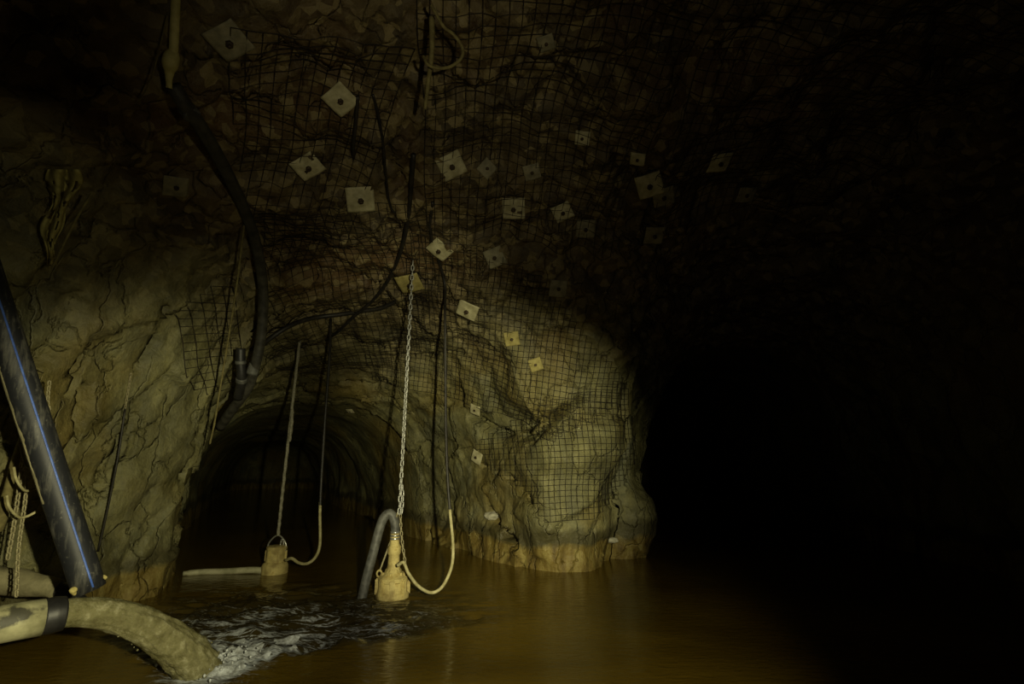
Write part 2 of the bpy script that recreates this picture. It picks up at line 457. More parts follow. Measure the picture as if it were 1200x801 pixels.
def left_axis(y): return np.interp(y, [4.6, 6.9, 8.3, 10.2, 14.0, 20.0, 28.0], [-2.0, -1.85, -2.75, -4.1, -6.0, -9.0, -12.6])
def right_axis(y): return np.interp(y, [4.5, 7.2, 9.4, 13, 23], [3.6, 3.9, 4.6, 5.0, 5.1])

cx, cy, cz = C0.T
nz = FN0[:, 2]
region = np.full(len(Q), 3)                       # 0 floor 1 ceiling 2 left 3 back 4 right 5 front
region[cx < left_axis(cy)] = 2
region[cx > right_axis(cy)] = 4
region[(cy < -1.0) & (FN0[:, 1] > 0.7)] = 5
region[(cy < 4.0) & (cx < 0) & (region == 3)] = 2
region[(cy < 4.0) & (cx >= 0) & (region == 3)] = 4
region[nz < -0.62] = 1
region[(nz > 0.6) & (cz < -0.3)] = 0
NAMES = ['floor', 'ceiling', 'wall_left', 'wall_back', 'wall_right', 'wall_front']

def np_mesh(name, V, Q, mat, smooth=True, normals=None):
    me = bpy.data.meshes.new(name)
    used, inv = np.unique(Q.ravel(), return_inverse=True)
    vv = V[used]
    me.vertices.add(len(vv)); me.vertices.foreach_set('co', vv.astype(np.float32).ravel())
    me.loops.add(len(inv)); me.loops.foreach_set('vertex_index', inv.astype(np.int32))
    n = Q.shape[1]
    me.polygons.add(len(Q)); me.polygons.foreach_set('loop_start', np.arange(0, len(inv), n, dtype=np.int32))
    me.update(calc_edges=True)
    me.validate()
    if smooth: me.polygons.foreach_set('use_smooth', np.ones(len(Q), dtype=bool))
    if normals is not None:
        me.normals_split_custom_set_from_vertices([tuple(x) for x in normals[used]])
    me.materials.append(mat)
    o = bpy.data.objects.new(name, me)
    COL.objects.link(o)
    return o

for r, nm in enumerate(NAMES):
    m = region == r
    if m.any():
        o = np_mesh(nm, V, Q[m], M['rock'], True, N1)
        tag(o, kind='structure')

ROCK = BVHTree.FromPolygons([tuple(v) for v in V], [tuple(q) for q in Q])

def hit(u, v):
    """point and normal where the photograph's pixel meets the rock"""
    d = ray(u, v)
    loc, nrm, _, dist = ROCK.ray_cast(CAM, d.normalized())
    if loc is None: return at(u, v, 8.0), Vector((0, -1, 0)), 8.0
    return loc, nrm, dist / d.length

def soft_normal(p, r=0.12):
    s = Vector((0, 0, 0))
    for loc, nrm, i, d in ROCK.find_nearest_range(p, r):
        s += nrm
    return s.normalized() if s.length > 1e-6 else Vector((0, -1, 0))

def roof(x, y, z=0.8):
    loc, nrm, _, d = ROCK.ray_cast(Vector((x, y, z)), Vector((0, 0, 1)))
    return loc if loc is not None else Vector((x, y, 4))

def off_rock(p, gap):
    """the same point moved to stand `gap` off the rock"""
    loc, nrm, _, d = ROCK.find_nearest(p)
    return loc + soft_normal(loc) * gap
# ------------------------------------------------------------------ shape helpers
def proj(p):
    q = Vector(p) - CAM
    f = q.y * CP + q.z * SP
    return 600 + FPX * q.x / f, 400.5 - FPX * (q.z * CP - q.y * SP) / f

def link(name, me, mat, parent=None):
    if mat is not None:
        me.materials.append(mat)
    o = bpy.data.objects.new(name, me)
    COL.objects.link(o)
    if parent is not None:
        o.parent = parent
        o.matrix_parent_inverse = Matrix.Translation(world_loc(parent)).inverted()
    return o

def world_loc(o):
    l = Vector(o.location)
    while o.parent is not None:
        l = l + Vector(o.parent.location) if o.parent.type == 'EMPTY' else l
        o = o.parent
    return l if o.type == 'EMPTY' else Vector((0, 0, 0))

def bm_obj(name, bm, mat, parent=None, smooth=True):
    me = bpy.data.meshes.new(name)
    bmesh.ops.recalc_face_normals(bm, faces=bm.faces)
    bm.to_mesh(me); bm.free()
    if smooth:
        me.polygons.foreach_set('use_smooth', [True] * len(me.polygons))
    return link(name, me, mat, parent)

def spline(pts, n=8):
    pts = [Vector(p) for p in pts]
    if len(pts) < 3:
        return [pts[0].lerp(pts[-1], i / (n * 2)) for i in range(n * 2 + 1)]
    P = [pts[0] * 2 - pts[1]] + pts + [pts[-1] * 2 - pts[-2]]
    out = []
    for i in range(1, len(P) - 2):
        p0, p1, p2, p3 = P[i - 1:i + 3]
        for s in range(n):
            t = s / n
            out.append(0.5 * ((2 * p1) + (p2 - p0) * t + (2 * p0 - 5 * p1 + 4 * p2 - p3) * t * t + (3 * p1 - p0 - 3 * p2 + p3) * t ** 3))
    out.append(pts[-1])
    return out

def frames(path):
    T = []
    for i in range(len(path)):
        a, b = path[max(0, i - 1)], path[min(len(path) - 1, i + 1)]
        T.append((b - a).normalized())
    n = T[0].orthogonal().normalized()
    out = []
    for t in T:
        n = (n - t * n.dot(t)).normalized()
        out.append((t, n, t.cross(n)))
    return out

def bm_tube(bm, path, rad, sides=10, rough=0.0, seed=0, caps=True, hollow=0.0, twist=0.0, lobes=0, lobe=0.0):
    R = rad if callable(rad) else (lambda s: rad)
    F_ = frames(path)
    rings = []
    L = len(path) - 1
    for i, (p, (t, n, b)) in enumerate(zip(path, F_)):
        ring = []
        for j in range(sides):
            a = 2 * math.pi * j / sides
            r = R(i / L)
            if lobes: r *= 1 + lobe * math.cos(lobes * a + twist * i)
            d = n * math.cos(a) + b * math.sin(a)
            if rough:
                r += rough * mnoise.noise((p + d * r) * 9 + Vector((seed, 0, 0)))
            ring.append(bm.verts.new(p + d * r))
        rings.append(ring)
    for a, b in zip(rings[:-1], rings[1:]):
        for j in range(sides):
            bm.faces.new((a[j], a[(j + 1) % sides], b[(j + 1) % sides], b[j]))
    if caps:
        for ring, (p, fr) in ((rings[0], (path[0], F_[0])), (rings[-1], (path[-1], F_[-1]))):
            if hollow:
                s = 1 if ring is rings[0] else -1
                i1 = [bm.verts.new(p + (v.co - p) * 0.84) for v in ring]
                i2 = [bm.verts.new(v.co + fr[0] * s * hollow) for v in i1]
                for j in range(sides):
                    k_ = (j + 1) % sides
                    bm.faces.new((ring[j], ring[k_], i1[k_], i1[j]))
                    bm.faces.new((i1[j], i1[k_], i2[k_], i2[j]))
                bm.faces.new(i2)
            else:
                bm.faces.new(ring)
    return rings

def tube(name, pts, rad, mat, parent=None, n=8, smooth_path=True, **kw):
    bm = bmesh.new()
    path = spline(pts, n) if smooth_path else [Vector(p) for p in pts]
    bm_tube(bm, path, rad, **kw)
    return bm_obj(name, bm, mat, parent)

def lathe(name, base, prof, mat, parent=None, sides=32, axis=Vector((0, 0, 1)), rough=0.0):
    bm = bmesh.new()
    q = Vector((0, 0, 1)).rotation_difference(axis)
    rings = []
    for r, z in prof:
        ring = []
        for j in range(sides):
            a = 2 * math.pi * j / sides
            rr = r + (rough * mnoise.noise(Vector((math.cos(a) * 3, math.sin(a) * 3, z * 14))) if rough else 0)
            ring.append(bm.verts.new(Vector(base) + q @ Vector((rr * math.cos(a), rr * math.sin(a), z))))
        rings.append(ring)
    for a, b in zip(rings[:-1], rings[1:]):
        for j in range(sides):
            bm.faces.new((a[j], a[(j + 1) % sides], b[(j + 1) % sides], b[j]))
    bm.faces.new(rings[0]); bm.faces.new(rings[-1])
    o = bm_obj(name, bm, mat, parent)
    o.data.set_sharp_from_angle(angle=math.radians(40))
    return o

def block(name, c, size, mat, parent=None, mtx=None, bevel=0.006):
    bm = bmesh.new()
    bmesh.ops.create_cube(bm, size=1.0)
    for v in bm.verts:
        v.co = Vector((v.co.x * size[0], v.co.y * size[1], v.co.z * size[2]))
    if bevel:
        bmesh.ops.bevel(bm, geom=bm.edges[:], offset=bevel, segments=2, affect='EDGES')
    R = mtx if mtx is not None else Matrix.Identity(3)
    for v in bm.verts:
        v.co = Vector(c) + R @ v.co
    return bm_obj(name, bm, mat, parent, smooth=False)

_link_mesh = {}
def link_mesh(length, width, wire, mat):
    key = (length, width, wire, mat.name)
    if key not in _link_mesh:
        bm = bmesh.new()
        r = width / 2 - wire
        h = length / 2 - width / 2
        pts = []
        for i in range(7):
            a = math.pi * i / 6
            pts.append(Vector((r * math.cos(a), 0, h + r * math.sin(a))))
        for i in range(7):
            a = math.pi + math.pi * i / 6
            pts.append(Vector((r * math.cos(a), 0, -h + r * math.sin(a))))
        rings = []
        for i, p in enumerate(pts):
            t = (pts[(i + 1) % 14] - pts[i - 1]).normalized()
            nn = Vector((0, 1, 0)); b = t.cross(nn)
            rings.append([bm.verts.new(p + (nn * math.cos(2 * math.pi * j / 6) + b * math.sin(2 * math.pi * j / 6)) * wire) for j in range(6)])
        for i in range(14):
            a, b = rings[i], rings[(i + 1) % 14]
            for j in range(6):
                bm.faces.new((a[j], a[(j + 1) % 6], b[(j + 1) % 6], b[j]))
        bmesh.ops.recalc_face_normals(bm, faces=bm.faces)
        me = bpy.data.meshes.new('link')
        bm.to_mesh(me); bm.free()
        me.polygons.foreach_set('use_smooth', [True] * len(me.polygons))
        me.materials.append(mat)
        _link_mesh[key] = me
    return _link_mesh[key]

def chain_links(root, pts, length, width, wire, mat, roll0=0.0, twist=0.0):
    me = link_mesh(length, width, wire, mat)
    path = spline(pts, 12)
    pitch = length - 2.3 * wire
    acc, prev, i, nxt = 0.0, path[0], 0, pitch / 2
    n0 = Vector((1, 0, 0))
    for p in path[1:]:
        seg = (p - prev).length
        while acc + seg >= nxt:
            c = prev.lerp(p, (nxt - acc) / seg)
            t = (p - prev).normalized()
            n = (n0 - t * n0.dot(t)).normalized()
            b = t.cross(n)
            ang = roll0 + twist * i + (math.pi / 2 if i % 2 else 0)
            x = n * math.cos(ang) + b * math.sin(ang)
            y = t.cross(x)
            o = bpy.data.objects.new('link', me)
            o.matrix_local = Matrix(((x.x, y.x, t.x, c.x - root.location.x), (x.y, y.y, t.y, c.y - root.location.y), (x.z, y.z, t.z, c.z - root.location.z), (0, 0, 0, 1)))
            o.parent = root
            COL.objects.link(o)
            nxt += pitch; i += 1
        acc += seg; prev = p

# ------------------------------------------------------------------ water surface
LAND = Vector((-2.24, 4.24, 0.0))
wx = axis([(-16, -4.9, 0.3), (-4.9, -0.2, 0.02), (-0.2, 1.6, 0.04), (1.6, 7.5, 0.2)])
wy = axis([(-4.5, 2.6, 0.25), (2.6, 3.6, 0.04), (3.6, 6.8, 0.02), (6.8, 7.6, 0.05), (7.6, 31, 0.3)])
GX, GY = np.meshgrid(wx, wy, indexing='ij')
P2 = np.stack([GX.ravel(), GY.ravel(), np.zeros(GX.size)], 1)
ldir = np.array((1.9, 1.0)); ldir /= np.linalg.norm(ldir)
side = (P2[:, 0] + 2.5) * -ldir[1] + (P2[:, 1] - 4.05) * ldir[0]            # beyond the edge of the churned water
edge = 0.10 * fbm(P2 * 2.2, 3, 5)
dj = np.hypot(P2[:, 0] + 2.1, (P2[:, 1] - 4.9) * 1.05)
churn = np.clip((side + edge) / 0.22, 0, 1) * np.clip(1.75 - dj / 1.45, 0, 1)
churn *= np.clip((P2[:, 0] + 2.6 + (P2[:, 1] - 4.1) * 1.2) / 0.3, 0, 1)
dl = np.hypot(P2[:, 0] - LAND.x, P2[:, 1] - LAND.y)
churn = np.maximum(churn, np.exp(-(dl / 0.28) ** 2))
PW = P2 * np.array((2.6, 5.6, 1.0)) + np.stack([fbm(P2 * 1.5, 2, 8)] * 3, 1) * 1.2
H = 0.095 * churn * fbm(PW, 4, 3, 0.55) + 0.014 * churn * np.sin(dl * 26 + 3 * fbm(P2 * 2, 2, 9)) * np.exp(-dl / 1.2)
H += 0.03 * np.exp(-(dl / 0.22) ** 2) * (1 + 1.2 * fbm(P2 * 14, 3, 4))
H += 0.0022 * fbm(P2 * np.array((2.2, 5, 1)), 3, 19)
PWv = P2.copy(); PWv[:, 2] = H
nxw, nyw = GX.shape
ii = np.arange(nxw * nyw).reshape(nxw, nyw)
WQ = np.stack([ii[:-1, :-1], ii[1:, :-1], ii[1:, 1:], ii[:-1, 1:]], -1).reshape(-1, 4)
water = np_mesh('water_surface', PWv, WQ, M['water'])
att = water.data.attributes.new('churn_shade', 'FLOAT', 'POINT')  # shade of the churn zone, painted per vertex
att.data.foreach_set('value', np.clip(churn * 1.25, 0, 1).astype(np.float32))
tag(water, 'muddy brown flood water covering the whole floor of the chamber', 'water', kind='stuff')

# foam flecks riding on the churned water
dens = np.exp(-(np.hypot(P2[:, 0] - LAND.x - 0.10, P2[:, 1] - LAND.y - 0.03) / 0.27) ** 2) * 1.0 + 0.85 * churn * np.exp(-dl / 1.7)
PR = P2 * np.array((2.6, 7.5, 1.0)) + np.stack([fbm(P2 * 1.6, 2, 8)] * 3, 1) * 2.0
ridge = 1 - np.abs(fbm(PR, 3, 141, 0.45)) * 3.2                      # thin crest lines
fn_ = 0.62 * ridge + 0.35 * fbm(P2 * 24, 2, 44) + 0.45 * fbm(P2 * np.array((1.6, 3.4, 1)), 2, 61)
att = water.data.attributes.new('foam', 'FLOAT', 'POINT')
att.data.foreach_set('value', np.clip(dens, 0, 1).astype(np.float32))  # amount of foam and of painted glint streaks
fs = fn_[dens > 0.1]
zf_ = (fn_ - fs.mean()) / fs.std()
mask = (zf_ > 2.6 - dens * 3.4) & (dens > 0.55)
mq = mask[WQ].sum(1) >= 2
FV = PWv.copy(); FV[:, 2] += 0.005 + 0.05 * np.clip(dens - 0.45, 0, 1) * (0.6 + fbm(P2 * 22, 3, 6))
if mq.any():
    foam = np_mesh('foam', FV, WQ[mq], M['foam'])
    tag(foam, 'white foam flecks churned up where the pipe jet hits the water', 'foam', kind='stuff')
bm = bmesh.new()
for i in range(90):
    a = random.uniform(0, 2 * math.pi); d = abs(random.gauss(0, 0.16))
    p = LAND + Vector((d * math.cos(a) + 0.05, d * math.sin(a), 0.03 + abs(random.gauss(0, 0.05)) * max(0.2, 1 - d * 2)))
    mt = Matrix.Translation(p) @ Matrix.Diagonal((1, 1, random.uniform(0.8, 1.6), 1))
    bmesh.ops.create_icosphere(bm, subdivisions=1, radius=random.uniform(0.004, 0.011), matrix=mt)
tag(bm_obj('splash_drops', bm, M['foam']), 'spray of droplets thrown up where the jet lands', 'spray', kind='stuff')

# ------------------------------------------------------------------ discharge pipe and its jet
PE = Vector((-2.80, 3.50, 0.575))
PD = Vector((0.62, 0.76, 0.0)).normalized()
root = tag(empty('discharge_pipe', PE - PD * 0.6), 'pale dirt-streaked horizontal pipe pouring a thick jet of water', 'pipe')
tube('pipe_body', [PE - PD * 1.9 + Vector((0, 0, -0.01)), PE - PD * 1.0, PE - PD * 0.10], 0.104, M['blotchpipe'], root, sides=28, rough=0.004)
col_ = tube('rim', [PE - PD * 0.10, PE - PD * 0.05, PE], lambda s: 0.1055 - 0.010 * abs(s - .5), M['black'], root, sides=28, hollow=0.10, n=5, rough=0.006)
tag(col_, 'black worn rim of the pipe')
tube('coupling', [PE - PD * 0.70, PE - PD * 0.62, PE - PD * 0.54], 0.116, M['black'], root, sides=28, n=3, rough=0.004)

bm = bmesh.new()
path = []
T_ = 70
end = Vector((LAND.x, LAND.y, -0.06))
for i in range(T_ + 1):
    s = i / T_
    p = PE.lerp(end, s); p.z = PE.z - (PE.z + 0.06) * (0.12 * s + 0.88 * s * s)
    path.append(p)
path = [PE - PD * 0.09] + path
rings = bm_tube(bm, path, lambda s: 0.081 + 0.060 * s ** 1.2, sides=56, caps=True)
for i, ring in enumerate(rings):
    s = i / len(rings)
    for v in ring:
        q = v.co
        c = path[i]
        d = (q - c)
        fr = s * 3.0
        ang = math.atan2(d.z, d.x)
        flow = Vector((math.cos(ang) * 2.6, fr, math.sin(ang) * 2.6))
        fine = Vector((math.cos(ang) * 7, fr * 5, math.sin(ang) * 7))
        v.co = c + d * (1 + (0.03 + 0.16 * s) * mnoise.fractal(flow, 1.0, 2.0, 3) + (0.03 + 0.12 * s) * mnoise.fractal(fine, 1.0, 2.0, 3))
tag(bm_obj('water_jet', bm, M['jet']), 'thick silty jet of water arching from the pale pipe into the flood', 'water jet')
bm = bmesh.new()
for i in range(46):
    s = random.uniform(0.35, 1.0)
    p = path[int(s * (len(path) - 1))]
    r = 0.081 + 0.060 * s ** 1.2
    a = random.uniform(0, 2 * math.pi)
    q = p + Vector((math.cos(a) * 0.7, math.sin(a) * 0.4, -abs(math.sin(a)) if random.random() < .75 else .8)) * r * random.uniform(0.95, 1.25)
    bmesh.ops.create_icosphere(bm, subdivisions=1, radius=random.uniform(0.003, 0.008), matrix=Matrix.Translation(q))
tag(bm_obj('jet_drops', bm, M['jet']), 'small droplets shed along the arching water jet', 'spray', kind='stuff')

# pipe lying behind the discharge pipe
A, B = at(-70, 672, 3.95), at(70, 690, 4.0)
root = tag(empty('mud_caked_pipe', B), 'mud-caked dull pipe lying behind the pale discharge pipe', 'pipe')
dirn = (B - A).normalized()
tube('pipe_body', [A - dirn * 0.4, A.lerp(B, 0.5) + Vector((0, 0, .01)), B], lambda s: 0.098 - 0.03 * max(0, s - 0.55) / 0.45, M['mudpipe'], root, sides=24, rough=0.016)
tube('hose_tail', [B - dirn * 0.03, B + dirn * 0.08 + Vector((0, 0, -0.03)), B + dirn * 0.22 + Vector((0, 0.02, -0.12))], lambda s: 0.062 - 0.012 * s, M['black'], root, sides=20, hollow=0.05)

# ------------------------------------------------------------------ big black pipe with the blue stripe
A, B = at(105, 691, 3.3), at(-14, 328, 3.3)
ax = (B - A).normalized()
B2 = A + ax * 2.9
root = tag(empty('black_pipe', A), 'fat slanting black plastic pipe with a bright blue stripe, at the left wall', 'pipe')
tube('pipe_body', [A, A.lerp(B2, 0.33), A.lerp(B2, 0.66), B2], 0.088, M['bigpipe'], root, sides=36, hollow=0.25)
view = (CAM - A.lerp(B, 0.4)).normalized()
view = (view - ax * view.dot(ax)).normalized()
sid = ax.cross(view)
nrm = (view * math.cos(0.22) - sid * math.sin(0.22)).normalized()
if (nrm.x - view.x) < 0: nrm = (view * math.cos(0.22) + sid * math.sin(0.22)).normalized()
bm = bmesh.new()
tt = ax.cross(nrm)
rows = []
for i in range(41):
    c = A + ax * (0.02 + i * 0.0705)
    rows.append([bm.verts.new(c + (nrm * math.cos(a) + tt * math.sin(a)) * 0.0898) for a in (-0.06, -0.02, 0.02, 0.06)])
for a, b in zip(rows[:-1], rows[1:]):
    for j in range(3): bm.faces.new((a[j], a[j + 1], b[j + 1], b[j]))
st = bm_obj('stripe', bm, M['stripe'], root)
sol = st.modifiers.new('thick', 'SOLIDIFY'); sol.thickness = 0.003; sol.offset = -1
tag(st, 'blue stripe along the black pipe')
bm = bmesh.new()
lf = (view * math.cos(1.15) + sid * math.sin(1.15))
if lf.x > view.x: lf = (view * math.cos(1.15) - sid * math.sin(1.15))
lt = ax.cross(lf)
rows = []
for i in range(90):
    c = A + ax * (0.62 + i * 0.016)
    wd = 0.14 + 0.16 * mnoise.noise(Vector((i * 0.16, 2, 0))) + 0.08 * mnoise.noise(Vector((i * 0.7, 5, 0)))
    sh = 0.12 * mnoise.noise(Vector((i * 0.1, 9, 0)))
    rows.append([bm.verts.new(c + (lf * math.cos(a + sh) + lt * math.sin(a + sh)) * r_) for a, r_ in ((-wd, .0878), (-wd * .4, .091), (wd * .4, .091), (wd, .0878))])
for a, b in zip(rows[:-1], rows[1:]):
    for j in range(3): bm.faces.new((a[j], a[j + 1], b[j + 1], b[j]))
bm_obj('dried_mud', bm, M['mudpipe'], root)
for nm_, sgn in (('mud_clod', 1), ('mud_clod', -1)):
    bm = bmesh.new()
    c = A + ax * 0.04 + tt * sgn * 0.078 + nrm * 0.04
    bmesh.ops.create_icosphere(bm, subdivisions=3, radius=0.020, matrix=Matrix.Translation(c))
    for v in bm.verts: v.co += (v.co - c) * 0.9 * mnoise.noise(v.co * 30)
    bm_obj(nm_, bm, M['muck'], root)

# ------------------------------------------------------------------ near pump
def pump_at(u, v):
    r = ray(u, v)
    return CAM + r * (-CAM.z / r.z)

NP = pump_at(459.5, 699)
root = tag(empty('submersible_pump', NP), 'larger rusty submersible pump with tall neck, hung on the long grey chain', 'pump')
lathe('body', NP, [(0.15, -0.22), (0.165, -0.2), (0.165, -0.02), (0.186, 0.0), (0.190, 0.035), (0.186, 0.05), (0.165, 0.065), (0.158, 0.16), (0.172, 0.175), (0.168, 0.21), (0.135, 0.235), (0.10, 0.262), (0.078, 0.30)], M['pump'], root, 40, rough=0.014)
lathe('neck', NP, [(0.082, 0.28), (0.074, 0.31), (0.068, 0.34), (0.062, 0.44), (0.066, 0.45), (0.076, 0.47), (0.076, 0.535), (0.062, 0.55), (0.055, 0.57), (0.055, 0.70)], M['pump'], root, 28, rough=0.004)
for i in range(8):
    a = i * math.pi / 4 + 0.2
    d = Vector((math.cos(a), math.sin(a), 0))
    mt = Matrix.Rotation(a, 3, 'Z')
    block('rib', NP + d * 0.166 + Vector((0, 0, 0.115)), (0.06, 0.06, 0.18), M['pump'], root, mt, 0.012)
for i in range(6):
    a = i * math.pi / 3 + 0.5
    d = Vector((math.cos(a), math.sin(a), 0))
    lathe('bolt', NP + d * 0.120 + Vector((0, 0, 0.235)), [(0.014, 0), (0.014, 0.03), (0.010, 0.034)], M['pump'], root, 6)
for sx in (-1, 1):
    c = NP + Vector((sx * 0.155, -0.02, 0.25))
    bm = bmesh.new()
    pts = [c + Vector((0.028 * math.cos(a), 0, 0.036 * math.sin(a))) for a in [2 * math.pi * i / 14 for i in range(15)]]
    bm_tube(bm, pts, 0.011, 8, caps=False)
    bm_obj('lifting_eye', bm, M['pump'], root)

hz_ = NP + Vector((0, 0, 0))
hp = [NP + Vector((0.0, 0, 0.60)), NP + Vector((0.0, 0, 0.72)), NP + Vector((-0.02, -0.01, 0.84)), NP + Vector((-0.075, -0.02, 0.905)), NP + Vector((-0.14, -0.03, 0.85)),
      NP + Vector((-0.185, -0.04, 0.70)), NP + Vector((-0.235, -0.06, 0.45)), NP + Vector((-0.285, -0.08, 0.20)), NP + Vector((-0.33, -0.10, -0.08))]
root2 = tag(empty('discharge_hose', NP + Vector((-0.33, -0.10, 0))), 'short grey hose bent over from the top of the near pump into the water', 'hose')
tube('hose_body', hp, 0.053, M['greyhose'], root2, sides=20, hollow=0.05)
for z in (0.625, 0.66, 0.695):
    bm = bmesh.new()
    bm_tube(bm, [NP + Vector((0, 0, z - 0.011)), NP + Vector((0, 0, z)), NP + Vector((0, 0, z + 0.011))], 0.0575, 24)
    cl = bm_obj('hose_clamp', bm, M['clamp'], root2)
    tag(cl, 'shiny steel hose clamp')
    block('screw', NP + Vector((0.02, -0.06, z)), (0.03, 0.02, 0.02), M['clamp'], cl, None, 0.003)

# chain of the near pump
top = roof(NP.x + 0.03, NP.y + 0.12)
top = Vector((NP.x + 0.05, NP.y + 0.04, top.z))
low = Vector((NP.x + 0.048, NP.y - 0.05, 0.90))
root = tag(empty('lifting_chain', low), 'long grey steel chain hanging from the roof to the near pump', 'chain')
chain_links(root, [low, low.lerp(top, 0.5), top], 0.088, 0.052, 0.0088, M['chain'], 0.5, 0.03)
chain_links(root, [low + Vector((0.02, 0, 0.0)), low + Vector((0.028, 0.0, 0.16)), low + Vector((0.012, 0, 0.34))], 0.088, 0.052, 0.0088, M['chain'], 1.1, 0.05)
chain_links(root, [low + Vector((0.01, 0, 0.0)), low + Vector((0.05, -0.01, -0.30)), NP + Vector((0.155, -0.02, 0.28))], 0.062, 0.036, 0.0062, M['rustchain'], 0.2, 0.0)
tube('sling', [low + Vector((-0.02, 0.0, 0.02)), NP + Vector((-0.05, 0.03, 0.62)), NP + Vector((-0.155, -0.02, 0.27))], 0.010, M['rustchain'], root, sides=8)

def cable(name, pts, r, mat, label, cat='cable', mat2=None, z2=None, zw=0.12, group=None, sides=8, n=10):
    o = tube(name, pts, r, mat, None, n=n, sides=sides)
    if mat2 is not None:
        o.data.materials.append(mat2)
        for p in o.data.polygons:
            c = p.center
            if c.z < z2 + zw * mnoise.noise(c * 9): p.material_index = 1
    return tag(o, label, cat, group)

def pix(pts):
    return [at(u, v, t) for u, v, t in pts]

# power cable of the near pump: slack loop on the water, then straight up past the rock
c1 = pix([(466, 662, 5.62), (473, 659, 5.60), (479, 672, 5.60), (491, 687, 5.62), (506, 694, 5.66), (519, 686, 5.70), (529, 664, 5.75), (531, 640, 5.85), (528, 605, 6.0), (524.5, 560, 6.15), (522.5, 500, 6.35), (522, 430, 6.55), (521.5, 370, 6.7)])
h_, n_, t_ = hit(521.5, 330)
c1 += [h_ + n_ * 0.07, off_rock(at(508, 268, 6.4), 0.06), off_rock(at(499, 222, 6.1), 0.05)]
for p in c1: p.z = max(p.z, 0.035)
cable('power_cable', c1, 0.018, M['cable'], 'cable from the near pump, black above and mud-coated in its low loop', mat2=M['mudcable'], z2=1.0)

# ------------------------------------------------------------------ far pump
FP = pump_at(321.5, 671)
root = tag(empty('submersible_pump', FP), 'smaller stubby mud-yellow pump with a bail handle, at the dark drive mouth', 'pump')
lathe('body', FP, [(0.16, -0.2), (0.172, -0.02), (0.172, 0.02), (0.168, 0.10), (0.150, 0.135), (0.128, 0.15), (0.125, 0.30), (0.132, 0.31), (0.132, 0.345), (0.10, 0.36)], M['pump'], root, 36, rough=0.010)
for i in range(6):
    a = i * math.pi / 3 + 0.15
    d = Vector((math.cos(a), math.sin(a), 0))
    block('rib', FP + d * 0.128 + Vector((0, 0, 0.225)), (0.03, 0.04, 0.15), M['pump'], root, Matrix.Rotation(a, 3, 'Z'), 0.008)
tube('bail_handle', [FP + Vector((-0.125, 0, 0.29)), FP + Vector((-0.12, 0, 0.38)), FP + Vector((-0.06, 0, 0.46)), FP + Vector((0.0, 0, 0.49)), FP + Vector((0.06, 0, 0.46)), FP + Vector((0.12, 0, 0.38)), FP + Vector((0.125, 0, 0.29))], 0.011, M['clamp'], root, sides=8)
tube('shackle', [FP + Vector((0.05, -0.01, 0.33)), FP + Vector((0.06, -0.02, 0.42)), FP + Vector((0.085, -0.02, 0.44)), FP + Vector((0.095, -0.01, 0.36))], 0.012, M['clamp'], root, sides=8)
fl = [FP + Vector((-0.10, -0.02, 0.03)), FP + Vector((-0.3, -0.04, 0.045)), pump_at(262, 672), pump_at(238, 672.5), pump_at(214, 674.5)]
for p in fl[2:]: p.z = 0.03
cable('floating_hose', fl, lambda s: 0.045 - 0.008 * s if s < .93 else 0.03, M['palepipe'], 'pale hose floating on the water from the far pump towards the left wall', 'hose', sides=14)
ropetop = hit(349, 386)
rt = Vector((FP.x + 0.02, FP.y + 0.05, 0)); rt = roof(rt.x, rt.y)
o = tube('hoisting_rope', [FP + Vector((0, 0, 0.485)), FP + Vector((0.005, 0.01, 1.4)), Vector((FP.x + 0.02, FP.y + 0.05, rt.z))], 0.021, M['rope'], None, n=60, sides=9, twist=0.75, lobes=3, lobe=0.22)
tag(o, 'grimy rope hanging from the roof of the drive to the far pump', 'rope')
o = tube('doubled_rope_splice', [FP + Vector((0.035, -0.01, 1.78)), FP + Vector((0.045, -0.01, 2.0)), FP + Vector((0.03, 0.0, 2.25))], 0.022, M['rope'], o, n=20, sides=8, twist=0.6, lobes=3, lobe=0.2)
c2 = pix([(335, 656, 6.85), (342, 654, 6.8), (350, 659, 6.8), (360, 660, 6.8), (370, 652, 6.85), (375, 636, 6.9), (375, 600, 7.05), (377, 555, 7.2), (381, 490, 7.35), (386, 420, 7.45)])
h_, n_, t_ = hit(387, 374)
c2 += [h_ + n_ * 0.03]
cable('power_cable', c2, 0.020, M['cable'], 'cable from the far pump, black where it drops from the brow, muddy below', mat2=M['mudcable'], z2=0.95, group=None)

# ------------------------------------------------------------------ hose and cables along the left roof
hpts = [at(203, 100, 3.55), at(216, 122, 3.65), at(236, 150, 3.9), at(262, 195, 4.5), at(284, 240, 5.1), at(300, 285, 5.6), at(308, 335, 6.0), at(307, 385, 6.2), at(300, 425, 6.3), at(290, 455, 6.45), at(272, 480, 6.7), at(258, 500, 7.0)]
root = tag(empty('black_hose', hpts[-1]), 'thick black hose sagging from the left roof down into the dark drive', 'hose')
tube('hose_body', hpts, lambda s: 0.050 + 0.012 * s, M['dustyhose'], root, sides=20)
for (u, v, t, du, dv) in ((222, 131, 3.72, 4, 5), (297, 432, 6.32, -2, 6)):
    a = at(u - du, v - dv, t); b = at(u + du, v + dv, t)
    tag(tube('coupling_ring', [a, a.lerp(b, .5), b], 0.068 if t > 5 else 0.060, M['greyhose'], root, sides=20, n=3), 'grey coupling ring')
stub = [at(282, 408, 6.25), at(282, 424, 6.25), at(283, 445, 6.3), at(279, 466, 6.45)]
root = tag(empty('hose_stub', stub[-1]), 'short black hose stub with banded couplings beside the long black hose', 'hose')
tube('hose_body', stub, 0.055, M['black'], root, sides=18, hollow=0.08)
